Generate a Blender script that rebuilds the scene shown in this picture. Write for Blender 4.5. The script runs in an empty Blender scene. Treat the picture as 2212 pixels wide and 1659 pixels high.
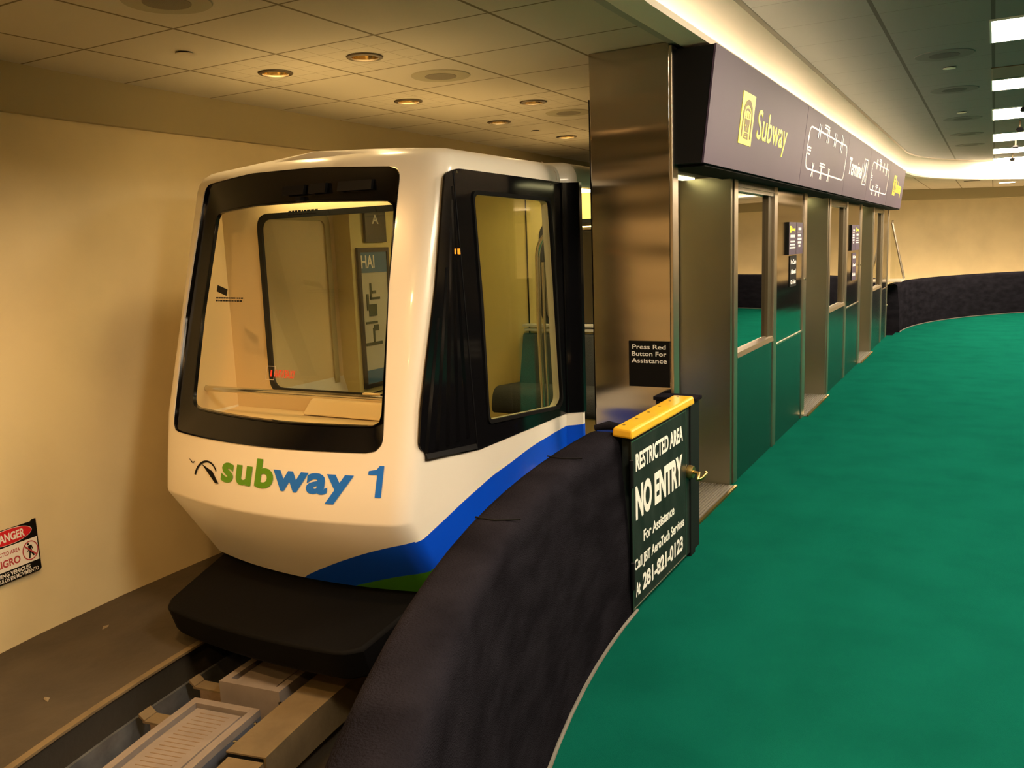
import bpy, bmesh, math, random
from mathutils import Vector, Matrix
random.seed(7)
sc = bpy.context.scene
COL = sc.collection
pi, sin, cos, sqrt = math.pi, math.sin, math.cos, math.sqrt

# ------------------------------------------------------------------ camera, world, exposure
FPX, YAW, PITCH, ROLL = 1844.287, 0.51398609, -0.1565441, -0.03701713
fw = Vector((cos(YAW)*cos(PITCH), sin(YAW)*cos(PITCH), sin(PITCH)))
rt = fw.cross(Vector((0, 0, 1))).normalized(); up = rt.cross(fw)
r2 = cos(ROLL)*rt + sin(ROLL)*up; u2 = -sin(ROLL)*rt + cos(ROLL)*up
cam = bpy.data.objects.new('camera', bpy.data.cameras.new('camera')); COL.objects.link(cam)
cam.data.sensor_width = 36.0; cam.data.lens = FPX/2212*36.0
cam.data.clip_start = 0.02; cam.data.clip_end = 200
mw = Matrix((r2, u2, -fw)).transposed().to_4x4(); mw.translation = Vector((0, 0, 1.59)); cam.matrix_world = mw
sc.camera = cam
w = bpy.data.worlds.new('world'); sc.world = w; w.use_nodes = True
w.node_tree.nodes['Background'].inputs[0].default_value = (1, .8, .55, 1)
w.node_tree.nodes['Background'].inputs[1].default_value = 0.0
sc.view_settings.view_transform = 'Standard'; sc.view_settings.look = 'None'
sc.view_settings.gamma = 1.0; sc.view_settings.exposure = 0.0
sc.view_settings.use_curve_mapping = False
# light levels (used by the lamps' builders below)
E_PANEL, E_COVE, E_STRIP, W_DOWN, W_TRACK_FILL = 54.0, 24.0, 125.0, 23.0, 110.0
C_PLAT = (1.0, .80, .56); C_COVE = (1.0, .80, .55); C_STRIP = (1.0, .70, .38); C_BAY = (1.0, .70, .33); C_TRACK_FILL = (1.0, .56, .20)

# ------------------------------------------------------------------ materials
def M(name, col, rough=.5, metal=0., spec=.5, bump=None, mottle=None, coat=0., emit=None, stretch=None, aniso=0.):
    m = bpy.data.materials.new(name); m.use_nodes = True
    nt = m.node_tree; b = nt.nodes['Principled BSDF']; L = nt.links
    b.inputs['Base Color'].default_value = (*col, 1); b.inputs['Roughness'].default_value = rough
    b.inputs['Metallic'].default_value = metal; b.inputs['Specular IOR Level'].default_value = spec
    b.inputs['Coat Weight'].default_value = coat; b.inputs['Coat Roughness'].default_value = .05
    if aniso:
        b.inputs['Anisotropic'].default_value = aniso; tg = nt.nodes.new('ShaderNodeTangent'); tg.direction_type = 'RADIAL'; tg.axis = 'Z'; L.new(tg.outputs[0], b.inputs['Tangent'])
    geo = nt.nodes.new('ShaderNodeNewGeometry'); src = geo.outputs['Position']
    if stretch:
        vm = nt.nodes.new('ShaderNodeVectorMath'); vm.operation = 'MULTIPLY'; vm.inputs[1].default_value = stretch
        L.new(src, vm.inputs[0]); src = vm.outputs[0]
    if bump:
        n = nt.nodes.new('ShaderNodeTexNoise'); n.inputs['Scale'].default_value = bump[0]; n.inputs['Detail'].default_value = bump[2] if len(bump) > 2 else 3
        bp = nt.nodes.new('ShaderNodeBump'); bp.inputs['Strength'].default_value = bump[1]; bp.inputs['Distance'].default_value = bump[3] if len(bump) > 3 else .01
        L.new(src, n.inputs['Vector']); L.new(n.outputs['Fac'], bp.inputs['Height']); L.new(bp.outputs[0], b.inputs['Normal'])
    if mottle:
        n = nt.nodes.new('ShaderNodeTexNoise'); n.inputs['Scale'].default_value = mottle[0]; n.inputs['Detail'].default_value = 5
        mx = nt.nodes.new('ShaderNodeMix'); mx.data_type = 'RGBA'
        mr = nt.nodes.new('ShaderNodeMapRange'); mr.inputs[1].default_value = .35; mr.inputs[2].default_value = .7
        k = mottle[1]; mx.inputs[6].default_value = (*col, 1); mx.inputs[7].default_value = (*(mottle[2] if len(mottle) > 2 else [c*k for c in col]), 1)
        L.new(src, n.inputs['Vector']); L.new(n.outputs['Fac'], mr.inputs[0]); L.new(mr.outputs[0], mx.inputs[0]); L.new(mx.outputs[2], b.inputs['Base Color'])
    if emit:
        b.inputs['Emission Color'].default_value = (*emit[0], 1); b.inputs['Emission Strength'].default_value = emit[1]
    return m

def glass(name, tint=(.93, .93, .88), f0=.04, rough=0.):
    m = bpy.data.materials.new(name); m.use_nodes = True; nt = m.node_tree; nt.nodes.clear(); N_ = nt.nodes.new; L = nt.links
    o = N_('ShaderNodeOutputMaterial'); t = N_('ShaderNodeBsdfTransparent'); g = N_('ShaderNodeBsdfGlossy')
    lw = N_('ShaderNodeLayerWeight'); lw.inputs[0].default_value = .5; p = N_('ShaderNodeMath'); p.operation = 'POWER'; p.inputs[1].default_value = 5
    q = N_('ShaderNodeMath'); q.operation = 'MULTIPLY_ADD'; q.inputs[1].default_value = 1-f0; q.inputs[2].default_value = f0; mx = N_('ShaderNodeMixShader')
    t.inputs[0].default_value = (*tint, 1); g.inputs['Roughness'].default_value = rough
    L.new(lw.outputs['Facing'], p.inputs[0]); L.new(p.outputs[0], q.inputs[0]); L.new(q.outputs[0], mx.inputs[0]); L.new(t.outputs[0], mx.inputs[1]); L.new(g.outputs[0], mx.inputs[2]); L.new(mx.outputs[0], o.inputs[0])
    return m

def tiles(name, col, line, L0, x0, y0, wx, wy, sub=None):
    """suspended ceiling: square tiles with dark joints; sub = list of tile centres scored into small squares"""
    m = M(name, col, .9, bump=(60, .05)); nt = m.node_tree; b = nt.nodes['Principled BSDF']; L = nt.links
    geo = nt.nodes.new('ShaderNodeNewGeometry'); sp = nt.nodes.new('ShaderNodeSeparateXYZ'); L.new(geo.outputs['Position'], sp.inputs[0])
    def math_(op, a, c):
        n = nt.nodes.new('ShaderNodeMath'); n.operation = op
        for i, q in enumerate((a, c)):
            if q is None: continue
            if isinstance(q, (int, float)): n.inputs[i].default_value = q
            else: L.new(q, n.inputs[i])
        return n.outputs[0]
    def joint(s, o, size, half):
        a = math_('SUBTRACT', s, o - 1000*size); a = math_('MODULO', a, size)
        d = math_('MINIMUM', a, math_('SUBTRACT', size, a)); return math_('LESS_THAN', d, half)
    X, Y = sp.outputs[0], sp.outputs[1]
    msk = math_('MAXIMUM', joint(X, x0, L0, wx), joint(Y, y0, L0, wy))
    if sub:
        fine = math_('MAXIMUM', joint(X, x0, L0/4, .0025), joint(Y, y0, L0/4, .0025))
        area = None
        for cx, cy in sub:
            a = math_('LESS_THAN', math_('MAXIMUM', math_('ABSOLUTE', math_('SUBTRACT', X, cx), None), math_('ABSOLUTE', math_('SUBTRACT', Y, cy), None)), L0/2)
            area = a if area is None else math_('MAXIMUM', area, a)
        msk = math_('MAXIMUM', msk, math_('MULTIPLY', math_('MULTIPLY', fine, area), .55))
    mx = nt.nodes.new('ShaderNodeMix'); mx.data_type = 'RGBA'; mx.inputs[6].default_value = (*col, 1); mx.inputs[7].default_value = (*line, 1)
    L.new(msk, mx.inputs[0]); L.new(mx.outputs[2], b.inputs['Base Color'])
    return m

def body_paint():
    """white car paint with the blue wave and the green sweep, both following the body"""
    m = M('train_paint', (.86, .80, .70), .28, coat=.3); nt = m.node_tree; b = nt.nodes['Principled BSDF']; L = nt.links
    geo = nt.nodes.new('ShaderNodeNewGeometry'); sp = nt.nodes.new('ShaderNodeSeparateXYZ'); L.new(geo.outputs['Position'], sp.inputs[0])
    X, Y, Z = sp.outputs
    def math_(op, a, c=None):
        n = nt.nodes.new('ShaderNodeMath'); n.operation = op
        for i, q in enumerate((a, c)):
            if q is None: continue
            if isinstance(q, (int, float)): n.inputs[i].default_value = q
            else: L.new(q, n.inputs[i])
        return n.outputs[0]
    def curve(s, lo, hi, pts):
        t = math_('DIVIDE', math_('SUBTRACT', s, lo), hi - lo)
        c = nt.nodes.new('ShaderNodeFloatCurve'); cv = c.mapping.curves[0]
        P = [((x-lo)/(hi-lo), y) for x, y in pts]
        cv.points[0].location = P[0]; cv.points[1].location = P[-1]
        for p in P[1:-1]: cv.points.new(*p)
        c.mapping.update(); L.new(t, c.inputs['Value']); return c.outputs[0]
    g = curve(X, 2.8, 4.9, [(2.8, .318), (2.93, .331), (3.06, .358), (3.313, .416), (3.438, .442), (3.579, .469), (3.752, .49), (4.003, .524), (4.209, .539), (4.431, .551), (4.9, .56)])
    h = curve(Y, 2.1, 3.1, [(2.1, .345), (2.174, .333), (2.345, .283), (2.504, .222), (2.687, .14), (2.857, .054), (2.95, .0), (3.1, 0.)])
    k = curve(Y, 2.1, 3.1, [(2.1, .172), (2.197, .153), (2.338, .118), (2.537, .051), (2.68, 0.), (3.1, 0.)])
    side = math_('LESS_THAN', Y, 2.168); fr = math_('SUBTRACT', 1.0, side)
    low = math_('LESS_THAN', Z, .60)
    edge = math_('ADD', math_('MULTIPLY', side, g), math_('MULTIPLY', fr, h))
    gedge = math_('ADD', math_('MULTIPLY', side, math_('SUBTRACT', g, .186)), math_('MULTIPLY', fr, k))
    near = math_('LESS_THAN', Y, 3.0)
    blue = math_('MULTIPLY', math_('MULTIPLY', math_('LESS_THAN', Z, edge), near), low); green = math_('MULTIPLY', math_('MULTIPLY', math_('LESS_THAN', Z, gedge), near), low)
    a = nt.nodes.new('ShaderNodeMix'); a.data_type = 'RGBA'; a.inputs[6].default_value = (.86, .80, .70, 1); a.inputs[7].default_value = (.002, .075, .72, 1); L.new(blue, a.inputs[0])
    c = nt.nodes.new('ShaderNodeMix'); c.data_type = 'RGBA'; c.inputs[7].default_value = (.05, .22, .01, 1); L.new(green, c.inputs[0]); L.new(a.outputs[2], c.inputs[6])
    L.new(c.outputs[2], b.inputs['Base Color'])
    return m

TL = .6096
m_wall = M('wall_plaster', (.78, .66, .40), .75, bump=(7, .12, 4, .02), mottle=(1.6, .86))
m_band_shade = M('band_plaster_shade', (.42, .36, .20), .85, bump=(9, .08))  # wall plaster made darker: shade near the ceiling put into the colour
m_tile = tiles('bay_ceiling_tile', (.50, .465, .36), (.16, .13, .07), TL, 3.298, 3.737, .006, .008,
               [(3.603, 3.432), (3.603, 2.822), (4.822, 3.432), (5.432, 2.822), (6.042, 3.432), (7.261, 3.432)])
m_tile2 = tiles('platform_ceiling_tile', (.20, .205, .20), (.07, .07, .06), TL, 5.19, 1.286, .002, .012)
m_fascia = M('cove_white', (.86, .78, .66), .8)
m_carpet = M('green_carpet', (.003, .082, .056), 1., spec=.0, bump=(420, .35, 2), mottle=(3.0, .82))
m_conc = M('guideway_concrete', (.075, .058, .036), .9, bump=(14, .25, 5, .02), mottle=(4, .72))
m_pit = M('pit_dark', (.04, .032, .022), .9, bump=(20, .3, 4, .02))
m_black_carpet = M('black_carpet', (.0085, .0078, .0105), 1., spec=.0, bump=(160, .6, 3, .01), mottle=(5, 1.9), stretch=(1, 1, 3))
m_steel = M('stainless', (.46, .41, .35), .16, 1., bump=(1.0, .35, 1, .05), stretch=(.2, .45, 4.0), aniso=.75)
m_steel_d = M('stainless_dull', (.22, .23, .23), .24, 1., bump=(2.0, .06, 1, .02))
m_steel_j = M('jamb_stainless', (.42, .40, .30), .30, 1., bump=(1.6, .08, 2, .03))
m_frame = M('aluminium_frame', (.55, .48, .38), .32, 1.)
m_mirror = M('dark_window_glass', (.52, .50, .46), .02, 1.)
m_black = M('gloss_black', (.004, .004, .005), .12, spec=.4)
m_rubber = M('black_rubber', (.008, .008, .008), .8, spec=.1)
m_satin = M('satin_black', (.008, .008, .009), .5, spec=.15)
m_bumper = M('bumper_black', (.0035, .0035, .0040), .7, spec=.1, bump=(60, .1))
m_paint = body_paint()
m_inner = M('cream_moulding', (.78, .60, .34), .5)
m_yellow_in = M('yellow_interior', (.66, .55, .24), .55)
m_seat = M('charcoal_seat', (.028, .03, .028), .8, bump=(150, .3))
m_chrome = M('brushed_chrome', (.72, .66, .54), .18, 1.)
m_white = M('sign_white', (.85, .84, .80), .5)
m_sign = M('sign_face', (.076, .054, .096), .5, spec=.2, mottle=(1.2, 1.1))
m_yel = M('sign_yellow', (.90, .84, .05), .4, emit=((1, .95, .08), .22))
m_letw = M('sign_letter_white', (.95, .88, .80), .4, emit=((1, .9, .8), .35))
m_olive = M('pictogram_brown', (.17, .12, .015), .5)
m_capy = M('safety_yellow', (.80, .46, .02), .35, coat=.3, mottle=(9, .85))
m_plate = M('scratched_black_plate', (.010, .0125, .0115), .40, spec=.18, bump=(120, .04), mottle=(14, 2.2), stretch=(1, 1, .4))
m_green_l = M('letter_green', (.10, .30, .003), .4); m_blue_l = M('letter_blue', (.0, .16, .78), .4)
m_red = M('sign_red', (.62, .012, .02), .5); m_pinkred = M('letter_faded_red', (.45, .05, .06), .6); m_ink = M('ink_black', (.006, .0055, .005), .6, spec=.1)
m_redtxt = M('sticker_red', (.85, .05, .02), .5)
m_glass = glass('clear_glass'); m_glass2 = glass('side_glass', (.90, .91, .80), .05)
m_frost = M('frosted_panel', (.62, .52, .42), .4)
m_brass = M('dull_brass', (.42, .30, .10), .35, 1.)
m_gold = M('gold_reflector', (.80, .62, .30), .12, 1.)
m_bronze = M('dark_trim', (.10, .075, .04), .4, .6)
m_grille = M('speaker_grille', (.22, .20, .14), .9, bump=(300, .5)); m_grille2 = M('speaker_ring', (.36, .33, .22), .9)
m_galv = M('galvanised_steel', (.40, .43, .48), .45, .8, bump=(30, .2, 4), mottle=(9, .6))
m_motor = M('motor_cover_paint', (.27, .225, .20), .6, mottle=(9, .8)); m_case = M('motor_case_grey', (.10, .11, .14), .5); m_motor2 = M('dusty_steel', (.20, .145, .075), .8, mottle=(7, .75), bump=(40, .2))
m_rust = M('dusty_bracket', (.22, .15, .09), .85, bump=(30, .4))
m_blueposter = M('poster_blue', (.03, .14, .30), .5); m_navy = M('navy_frame', (.006, .010, .02), .4); m_paper = M('poster_paper', (.52, .50, .44), .6)
m_greenprint = M('print_dark_green', (.02, .05, .03), .6)
m_amber = M('amber_lens', (.9, .25, .01), .3, emit=((1, .3, .02), .8))
e_panel = M('panel_light', (1, 1, 1), emit=(C_PLAT, E_PANEL)); e_cove = M('cove_light', (1, 1, 1), emit=(C_COVE, E_COVE))
e_strip = M('strip_light', (1, 1, 1), emit=(C_STRIP, E_STRIP))
e_cabin = M('cabin_light', (1, 1, 1), emit=((1, .80, .38), 20.0)); e_head = M('header_light', (1, 1, 1), emit=((1, .88, .42), 3.5))
e_cabin2 = M('cabin_light_dim', (1, 1, 1), emit=((1, .75, .35), 4.0))
e_bulb = M('bulb_lit', (1, 1, 1), emit=((1, .78, .4), 30.0)); e_bulb2 = M('bulb_dim', (1, 1, 1), emit=((1, .75, .35), 1.5))

# ------------------------------------------------------------------ mesh helpers
class G:
    def __init__(s): s.v = []; s.f = []; s.m = []
    def add(s, v, f, mi=0):
        n = len(s.v); s.v += [tuple(p) for p in v]; s.f += [tuple(i+n for i in q) for q in f]; s.m += [mi]*len(f); return s
    def box(s, x0, x1, y0, y1, z0, z1, mi=0):
        v = [(x, y, z) for z in (z0, z1) for y in (y0, y1) for x in (x0, x1)]
        return s.add(v, [(0, 2, 3, 1), (4, 5, 7, 6), (0, 1, 5, 4), (2, 6, 7, 3), (0, 4, 6, 2), (1, 3, 7, 5)], mi)
    def hexa(s, bot, top, mi=0):
        n = len(bot); f = [tuple(reversed(range(n))), tuple(range(n, 2*n))]
        f += [(i, (i+1) % n, n+(i+1) % n, n+i) for i in range(n)]
        return s.add(list(bot)+list(top), f, mi)
    def prism(s, poly, P, w0, w1, mi=0):
        return s.hexa([P(u, v, w0) for u, v in poly], [P(u, v, w1) for u, v in poly], mi)
    def tube(s, path, r, n=12, mi=0, caps=True):
        path = [Vector(p) for p in path]; rings = []
        up0 = Vector((0, 0, 1)) if abs((path[1]-path[0]).normalized().z) < .9 else Vector((1, 0, 0))
        for i, p in enumerate(path):
            t = (path[min(i+1, len(path)-1)]-path[max(i-1, 0)]).normalized()
            a = t.cross(up0).normalized(); b = a.cross(t); up0 = b
            rr = r[i] if isinstance(r, (list, tuple)) else r
            rings.append([p+(a*cos(2*pi*j/n)+b*sin(2*pi*j/n))*rr for j in range(n)])
        v = [q for R_ in rings for q in R_]
        f = [(i*n+j, i*n+(j+1) % n, (i+1)*n+(j+1) % n, (i+1)*n+j) for i in range(len(rings)-1) for j in range(n)]
        if caps: f += [tuple(reversed(range(n))), tuple(range((len(rings)-1)*n, len(rings)*n))]
        return s.add(v, f, mi)
    def lathe(s, prof, c, n=32, mi=0, ax='z'):
        v = []
        for r, h in prof:
            for j in range(n):
                a = 2*pi*j/n; p = (r*cos(a), r*sin(a), h)
                v.append((c[0]+p[0], c[1]+p[1], c[2]+p[2]) if ax == 'z' else (c[0]+p[2], c[1]+p[0], c[2]+p[1]) if ax == 'x' else (c[0]+p[0], c[1]+p[2], c[2]+p[1]))
        f = [(i*n+j, i*n+(j+1) % n, (i+1)*n+(j+1) % n, (i+1)*n+j) for i in range(len(prof)-1) for j in range(n)]
        return s.add(v, f, mi)
    def disc(s, r, c, n=32, mi=0, h=.004):
        return s.lathe([(.0001, 0), (r, 0), (r, -h), (.0001, -h)], c, n, mi)
    def sweep(s, prof, rays, closed=False, mi=0, cap=False):
        k = len(prof); v = [(c[0]+R*c[2], c[1]+R*c[3], z) for c in rays for R, z in prof]; n = len(rays)
        f = [(i*k+j, i*k+j+1, ((i+1) % n)*k+j+1, ((i+1) % n)*k+j) for i in range(n if closed else n-1) for j in range(k-1)]
        if cap: f += [tuple(range(k)), tuple((n-1)*k+j for j in reversed(range(k)))]
        return s.add(v, f, mi)

def wloc(p):
    l = Vector((0, 0, 0))
    while p is not None: l += p.location; p = p.parent
    return l

def finish(me, smooth):
    bm = bmesh.new(); bm.from_mesh(me); bmesh.ops.remove_doubles(bm, verts=bm.verts, dist=1e-5); bmesh.ops.recalc_face_normals(bm, faces=bm.faces); bm.to_mesh(me); bm.free()
    if smooth:
        for p in me.polygons: p.use_smooth = True
        me.set_sharp_from_angle(angle=math.radians(smooth))

def obj(name, g, mats, parent=None, smooth=None, bevel=0, label=None, doubles=True):
    o0 = wloc(parent) if parent else Vector((0, 0, 0))
    me = bpy.data.meshes.new(name); me.from_pydata([Vector(p)-o0 for p in g.v], [], g.f)
    for m in (mats if isinstance(mats, (list, tuple)) else [mats]): me.materials.append(m)
    for p, mi in zip(me.polygons, g.m): p.material_index = mi
    if doubles: finish(me, smooth)
    o = bpy.data.objects.new(name, me); COL.objects.link(o)
    if parent: o.parent = parent
    if bevel:
        b = o.modifiers.new('edge', 'BEVEL'); b.width = bevel; b.segments = 2; b.limit_method = 'ANGLE'; b.angle_limit = math.radians(40)
    if label: o['label'] = label
    return o

def tag(o, label, cat, group=None, kind=None):
    o['label'] = label; o['category'] = cat
    if group: o['group'] = group
    if kind: o['kind'] = kind
    return o

def thing(name, loc, label, cat, group=None, kind=None):
    o = bpy.data.objects.new(name, None); COL.objects.link(o); o.location = loc; o.empty_display_size = .05
    return tag(o, label, cat, group, kind)

def struct(name, g, mats, smooth=None, parent=None):
    o = obj(name, g, mats, parent, smooth)
    if not parent: o['kind'] = 'structure'
    return o

def curve_geo(cu):
    o = bpy.data.objects.new('tmp', cu); COL.objects.link(o)
    dg = bpy.context.evaluated_depsgraph_get(); me = bpy.data.meshes.new_from_object(o.evaluated_get(dg))
    v = [tuple(x.co) for x in me.vertices]; f = [tuple(p.vertices) for p in me.polygons]
    bpy.data.objects.remove(o); bpy.data.meshes.remove(me); bpy.data.curves.remove(cu); return v, f

def text(g, body, u0, u1, v0, v1, P, bold=.0, mi=0, depth=.0, w=.0, space=1.):
    """lettering fitted into the box u0..u1 x v0..v1 (v0 = baseline, v1 = cap height) and laid on the surface P(u,v,w)"""
    cu = bpy.data.curves.new('t', 'FONT'); cu.body = body; cu.size = 1; cu.offset = bold; cu.resolution_u = 4; cu.extrude = depth/2/max(v1-v0, 1e-4); cu.space_character = space
    v, f = curve_geo(cu)
    if not v: return g
    ref = bpy.data.curves.new('t', 'FONT'); ref.body = 'H'; ref.size = 1; ref.offset = bold; rv, _ = curve_geo(ref)
    h0, h1 = min(p[1] for p in rv), max(p[1] for p in rv); a, b = min(p[0] for p in v), max(p[0] for p in v)
    out = [P(u0+(x-a)/(b-a)*(u1-u0), v0+(y-h0)/(h1-h0)*(v1-v0), w+z*(v1-v0)) for x, y, z in v]
    return g.add(out, f, mi)

def plate(g, loops, P, w0, w1, mi=0):
    """flat plate with holes: closed 2-D loops filled even-odd, extruded from w0 to w1, laid on P"""
    cu = bpy.data.curves.new('p', 'CURVE'); cu.dimensions = '2D'; cu.fill_mode = 'BOTH'; cu.extrude = abs(w1-w0)/2
    for lp in loops:
        s = cu.splines.new('POLY'); s.points.add(len(lp)-1); s.use_cyclic_u = True
        for q, (x, y) in zip(s.points, lp): q.co = (x, y, 0, 1)
    v, f = curve_geo(cu); mid = (w0+w1)/2
    return g.add([P(x, y, mid+z) for x, y, z in v], f, mi)

def rpoly(pts, rs, n=7):
    """polygon with rounded corners"""
    out = []; N = len(pts)
    for i, p in enumerate(pts):
        r = rs[i] if isinstance(rs, (list, tuple)) else rs
        p = Vector(p); a = (Vector(pts[i-1])-p); b = (Vector(pts[(i+1) % N])-p)
        if r <= 0: out.append(tuple(p)); continue
        A = p+a.normalized()*min(r, a.length*.49); B = p+b.normalized()*min(r, b.length*.49)
        for k in range(n):
            t = k/(n-1); q = (1-t)**2*A+2*t*(1-t)*p+t*t*B; out.append((q.x, q.y))
    return out

def ell(cx, cy, rx, ry, n=36, a0=0, a1=2*pi): return [(cx+rx*cos(a0+(a1-a0)*i/n), cy+ry*sin(a0+(a1-a0)*i/n)) for i in range(n if abs(a1-a0-2*pi) < 1e-6 else n+1)]
def rect(a, b, c, d): return [(a, c), (b, c), (b, d), (a, d)]
def PX(x0): return lambda u, v, w: (x0-w, -u, v)            # surface facing the camera end (-X); u = -Y
def PY(y0): return lambda u, v, w: (u, y0-w, v)             # surface facing the platform (-Y); u = X

# stadium-shaped plan: two half circles about A and B joined by straights
AX, BX, CY = 3.5, 15.3, -4.2
def near(p): return (AX, CY, -sin(p), cos(p))
def far(p): return (BX, CY, sin(p), cos(p))
def arc(fn, a, b, n): return [fn(a+(b-a)*i/n) for i in range(n+1)]
LOOP = arc(near, pi, 0, 40)+arc(far, 0, pi, 40)
def stad(R): return [(c[0]+R*c[2], c[1]+R*c[3]) for c in LOOP]

# ------------------------------------------------------------------ the setting
def slab(R, z0, z1):
    p = stad(R); return G().hexa([(x, y, z0) for x, y in p], [(x, y, z1) for x, y in p])
struct('floor', slab(5.56, -.05, 0), m_carpet)
struct('trim_1', slab(5.70, -.6, -.052), m_conc)
g = G().sweep([(8.6, -.29), (7.63, -.29), (7.63, -.72), (5.95, -.72), (5.95, -.29), (5.68, -.29)], LOOP, True)
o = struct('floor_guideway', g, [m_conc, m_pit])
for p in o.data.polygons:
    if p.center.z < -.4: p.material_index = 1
g = G().sweep([(8.5, -.32), (8.5, 2.62)], arc(near, .9, 0, 14)+arc(far, 0, .35, 6)); struct('wall_left', g, m_wall, 30)
g = G().sweep([(8.5, -.32), (8.5, 2.62)], [far(.35)]+arc(far, .35, 2.6, 30)); struct('wall_far', g, m_wall, 30)
g = G().sweep([(8.5, -.32), (8.5, 2.62)], arc(far, 2.6, pi, 8)+arc(near, pi, 2.4, 8)); struct('wall_right', g, m_wall, 30)
g = G().sweep([(8.5, -.32), (8.5, 2.62)], arc(near, 2.4, .9, 18)); struct('wall_near', g, m_wall, 30)
g = G().sweep([(8.5, 2.340), (8.478, 2.344), (8.474, 2.60)], LOOP, True); struct('trim_2', g, m_band_shade, 30)
# lower ceiling over the guideway, with round holes for the downlights
DOWN = [(3.613, 3.438, 1), (3.610, 2.823, 0), (4.798, 3.414, 1), (5.395, 2.797, 0), (6.027, 3.432, 0), (7.248, 3.428, 1), (1.75, 2.75, 2), (.70, 2.25, 2), (-.5, 1.45, 2)]  # last three are out of view, added to warm the train front and wall
g = G().sweep([(5.565, 2.58), (8.56, 2.58), (8.56, 2.66), (5.565, 2.66), (5.565, 2.58)], LOOP, True)
ceil = struct('ceiling_guideway', g, m_tile)
cut = G()
for x, y, _ in DOWN: cut.lathe([(.0001, -.06), (.073, -.06), (.073, .2), (.0001, .2)], (x, y, 2.58), 32)
def boolean(o, cut_g, name='cut'):
    c = obj(name, cut_g, m_black)
    md = o.modifiers.new('cut', 'BOOLEAN'); md.operation = 'DIFFERENCE'; md.object = c; md.solver = 'EXACT'
    dg = bpy.context.evaluated_depsgraph_get(); me = bpy.data.meshes.new_from_object(o.evaluated_get(dg))
    o.modifiers.clear(); old = o.data; o.data = me; me.name = old.name+'_cut'; bpy.data.meshes.remove(old)
    bpy.data.objects.remove(c)
boolean(ceil, cut)
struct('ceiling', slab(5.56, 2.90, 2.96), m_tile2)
g = G().sweep([(5.562, 2.558), (5.555, 2.62), (5.535, 2.76), (5.495, 2.90)], LOOP, True); struct('trim_3', g, m_fascia, 60)
g = G().sweep([(5.60, 2.555), (5.468, 2.555), (5.468, 2.586), (5.474, 2.586), (5.474, 2.562), (5.60, 2.562)], LOOP, True); struct('trim_4', g, m_fascia, 30)
g = G().sweep([(5.478, 2.899), (5.50, 2.885), (5.525, 2.899)], LOOP, True); struct('trim_5', g, m_bronze)
g = G().sweep([(5.505+.008*cos(a), 2.574+.008*sin(a)) for a in [2*pi*i/8 for i in range(9)]], LOOP, True)
tag(obj('cove_lamp', g, e_cove, smooth=60), 'continuous warm cove lamp tucked behind the lip of the raised platform ceiling', 'lamp')
# grey joint strip along the lower ceiling, beside the cove lip
g = G().sweep([(5.605, 2.570), (5.66, 2.570), (5.66, 2.579), (5.605, 2.579)], arc(near, .8, 0, 12)+[far(0)], cap=True); struct('trim_6', g, M('grey_strip', (.36, .36, .30), .8))

# ------------------------------------------------------------------ ceiling fittings
DL = ['lit gold downlight over the train nose', 'dark unlit downlight beside the lit one over the train nose', 'lit gold downlight above the train roof, second along its row',
      'dark downlight closest to the top of the steel column', 'dim downlight above the train roof between two lit ones', 'last lit downlight above the train, by the orange glow at the column',
      'unseen amber downlight added over the track ahead of the train, above the motor units', 'unseen amber downlight added over the track where it starts to curve', 'unseen amber downlight added over the curved track behind the camera']
for (x, y, lit), lb in zip(DOWN, DL):
    t = thing('downlight', (x, y, 2.58), lb, 'ceiling light', 'downlights over the train')
    g = G().lathe([(.071, .002), (.071, -.008), (.090, -.006), (.094, .0), (.071, .002)], (x, y, 2.578)); obj('trim_ring', g, m_bronze, t, 40)
    g = G().lathe([(.071, 0), (.066, .05), (.052, .10), (.0001, .125)], (x, y, 2.579)); obj('reflector', g, m_gold, t, 60)
    g = G().lathe([(.0001, -.045), (.018, -.04), (.026, -.02), (.022, .0), (.014, .03)], (x, y, 2.66), 20); obj('bulb', g, e_bulb if lit else e_bulb2, t, 60)
    ld = bpy.data.lights.new('beam', 'SPOT'); ld.energy = (W_DOWN*.55, W_DOWN, W_TRACK_FILL)[lit]; ld.color = C_TRACK_FILL if lit == 2 else C_BAY; ld.spot_size = math.radians(168); ld.spot_blend = .9; ld.shadow_soft_size = .05
    lo = bpy.data.objects.new('beam', ld); COL.objects.link(lo); lo.parent = t; lo.location = (0, 0, .005)
SP = ['round ceiling speaker cut by the top edge of the photo, above the tunnel wall', 'round ceiling speaker between two downlights over the train roof', 'round ceiling speaker half hidden behind the steel column top']
for (x, y), lb in zip([(2.407, 2.822), (4.25, 2.79), (5.989, 2.813)], SP):
    t = thing('ceiling_speaker', (x, y, 2.58), lb, 'speaker', 'speakers over the train')
    obj('ring', G().lathe([(.085, .002), (.085, -.004), (.165, -.003), (.17, .002), (.085, .002)], (x, y, 2.578)), m_grille2, t, 40)
    obj('grille', G().disc(.09, (x, y, 2.5775), h=.005), m_grille, t)
for (x, y), lb in zip([(3.004, 3.434), (6.686, 3.452)], ['small round sprinkler cover in the ceiling near the tunnel wall', 'small round sprinkler cover in the ceiling close to the steel column']):
    t = thing('sprinkler_cover', (x, y, 2.58), lb, 'sprinkler', 'sprinkler covers over the train')
    obj('shadow_gap', G().disc(.030, (x, y, 2.581), h=.006), m_rubber, t); obj('cover_disc', G().disc(.040, (x, y, 2.574), h=.003), m_tile, t)
PSP = [7.40, 9.216, 11.574, 13.42, 15.1]; PO = ['nearest', 'second', 'third', 'fourth', 'last']
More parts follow.
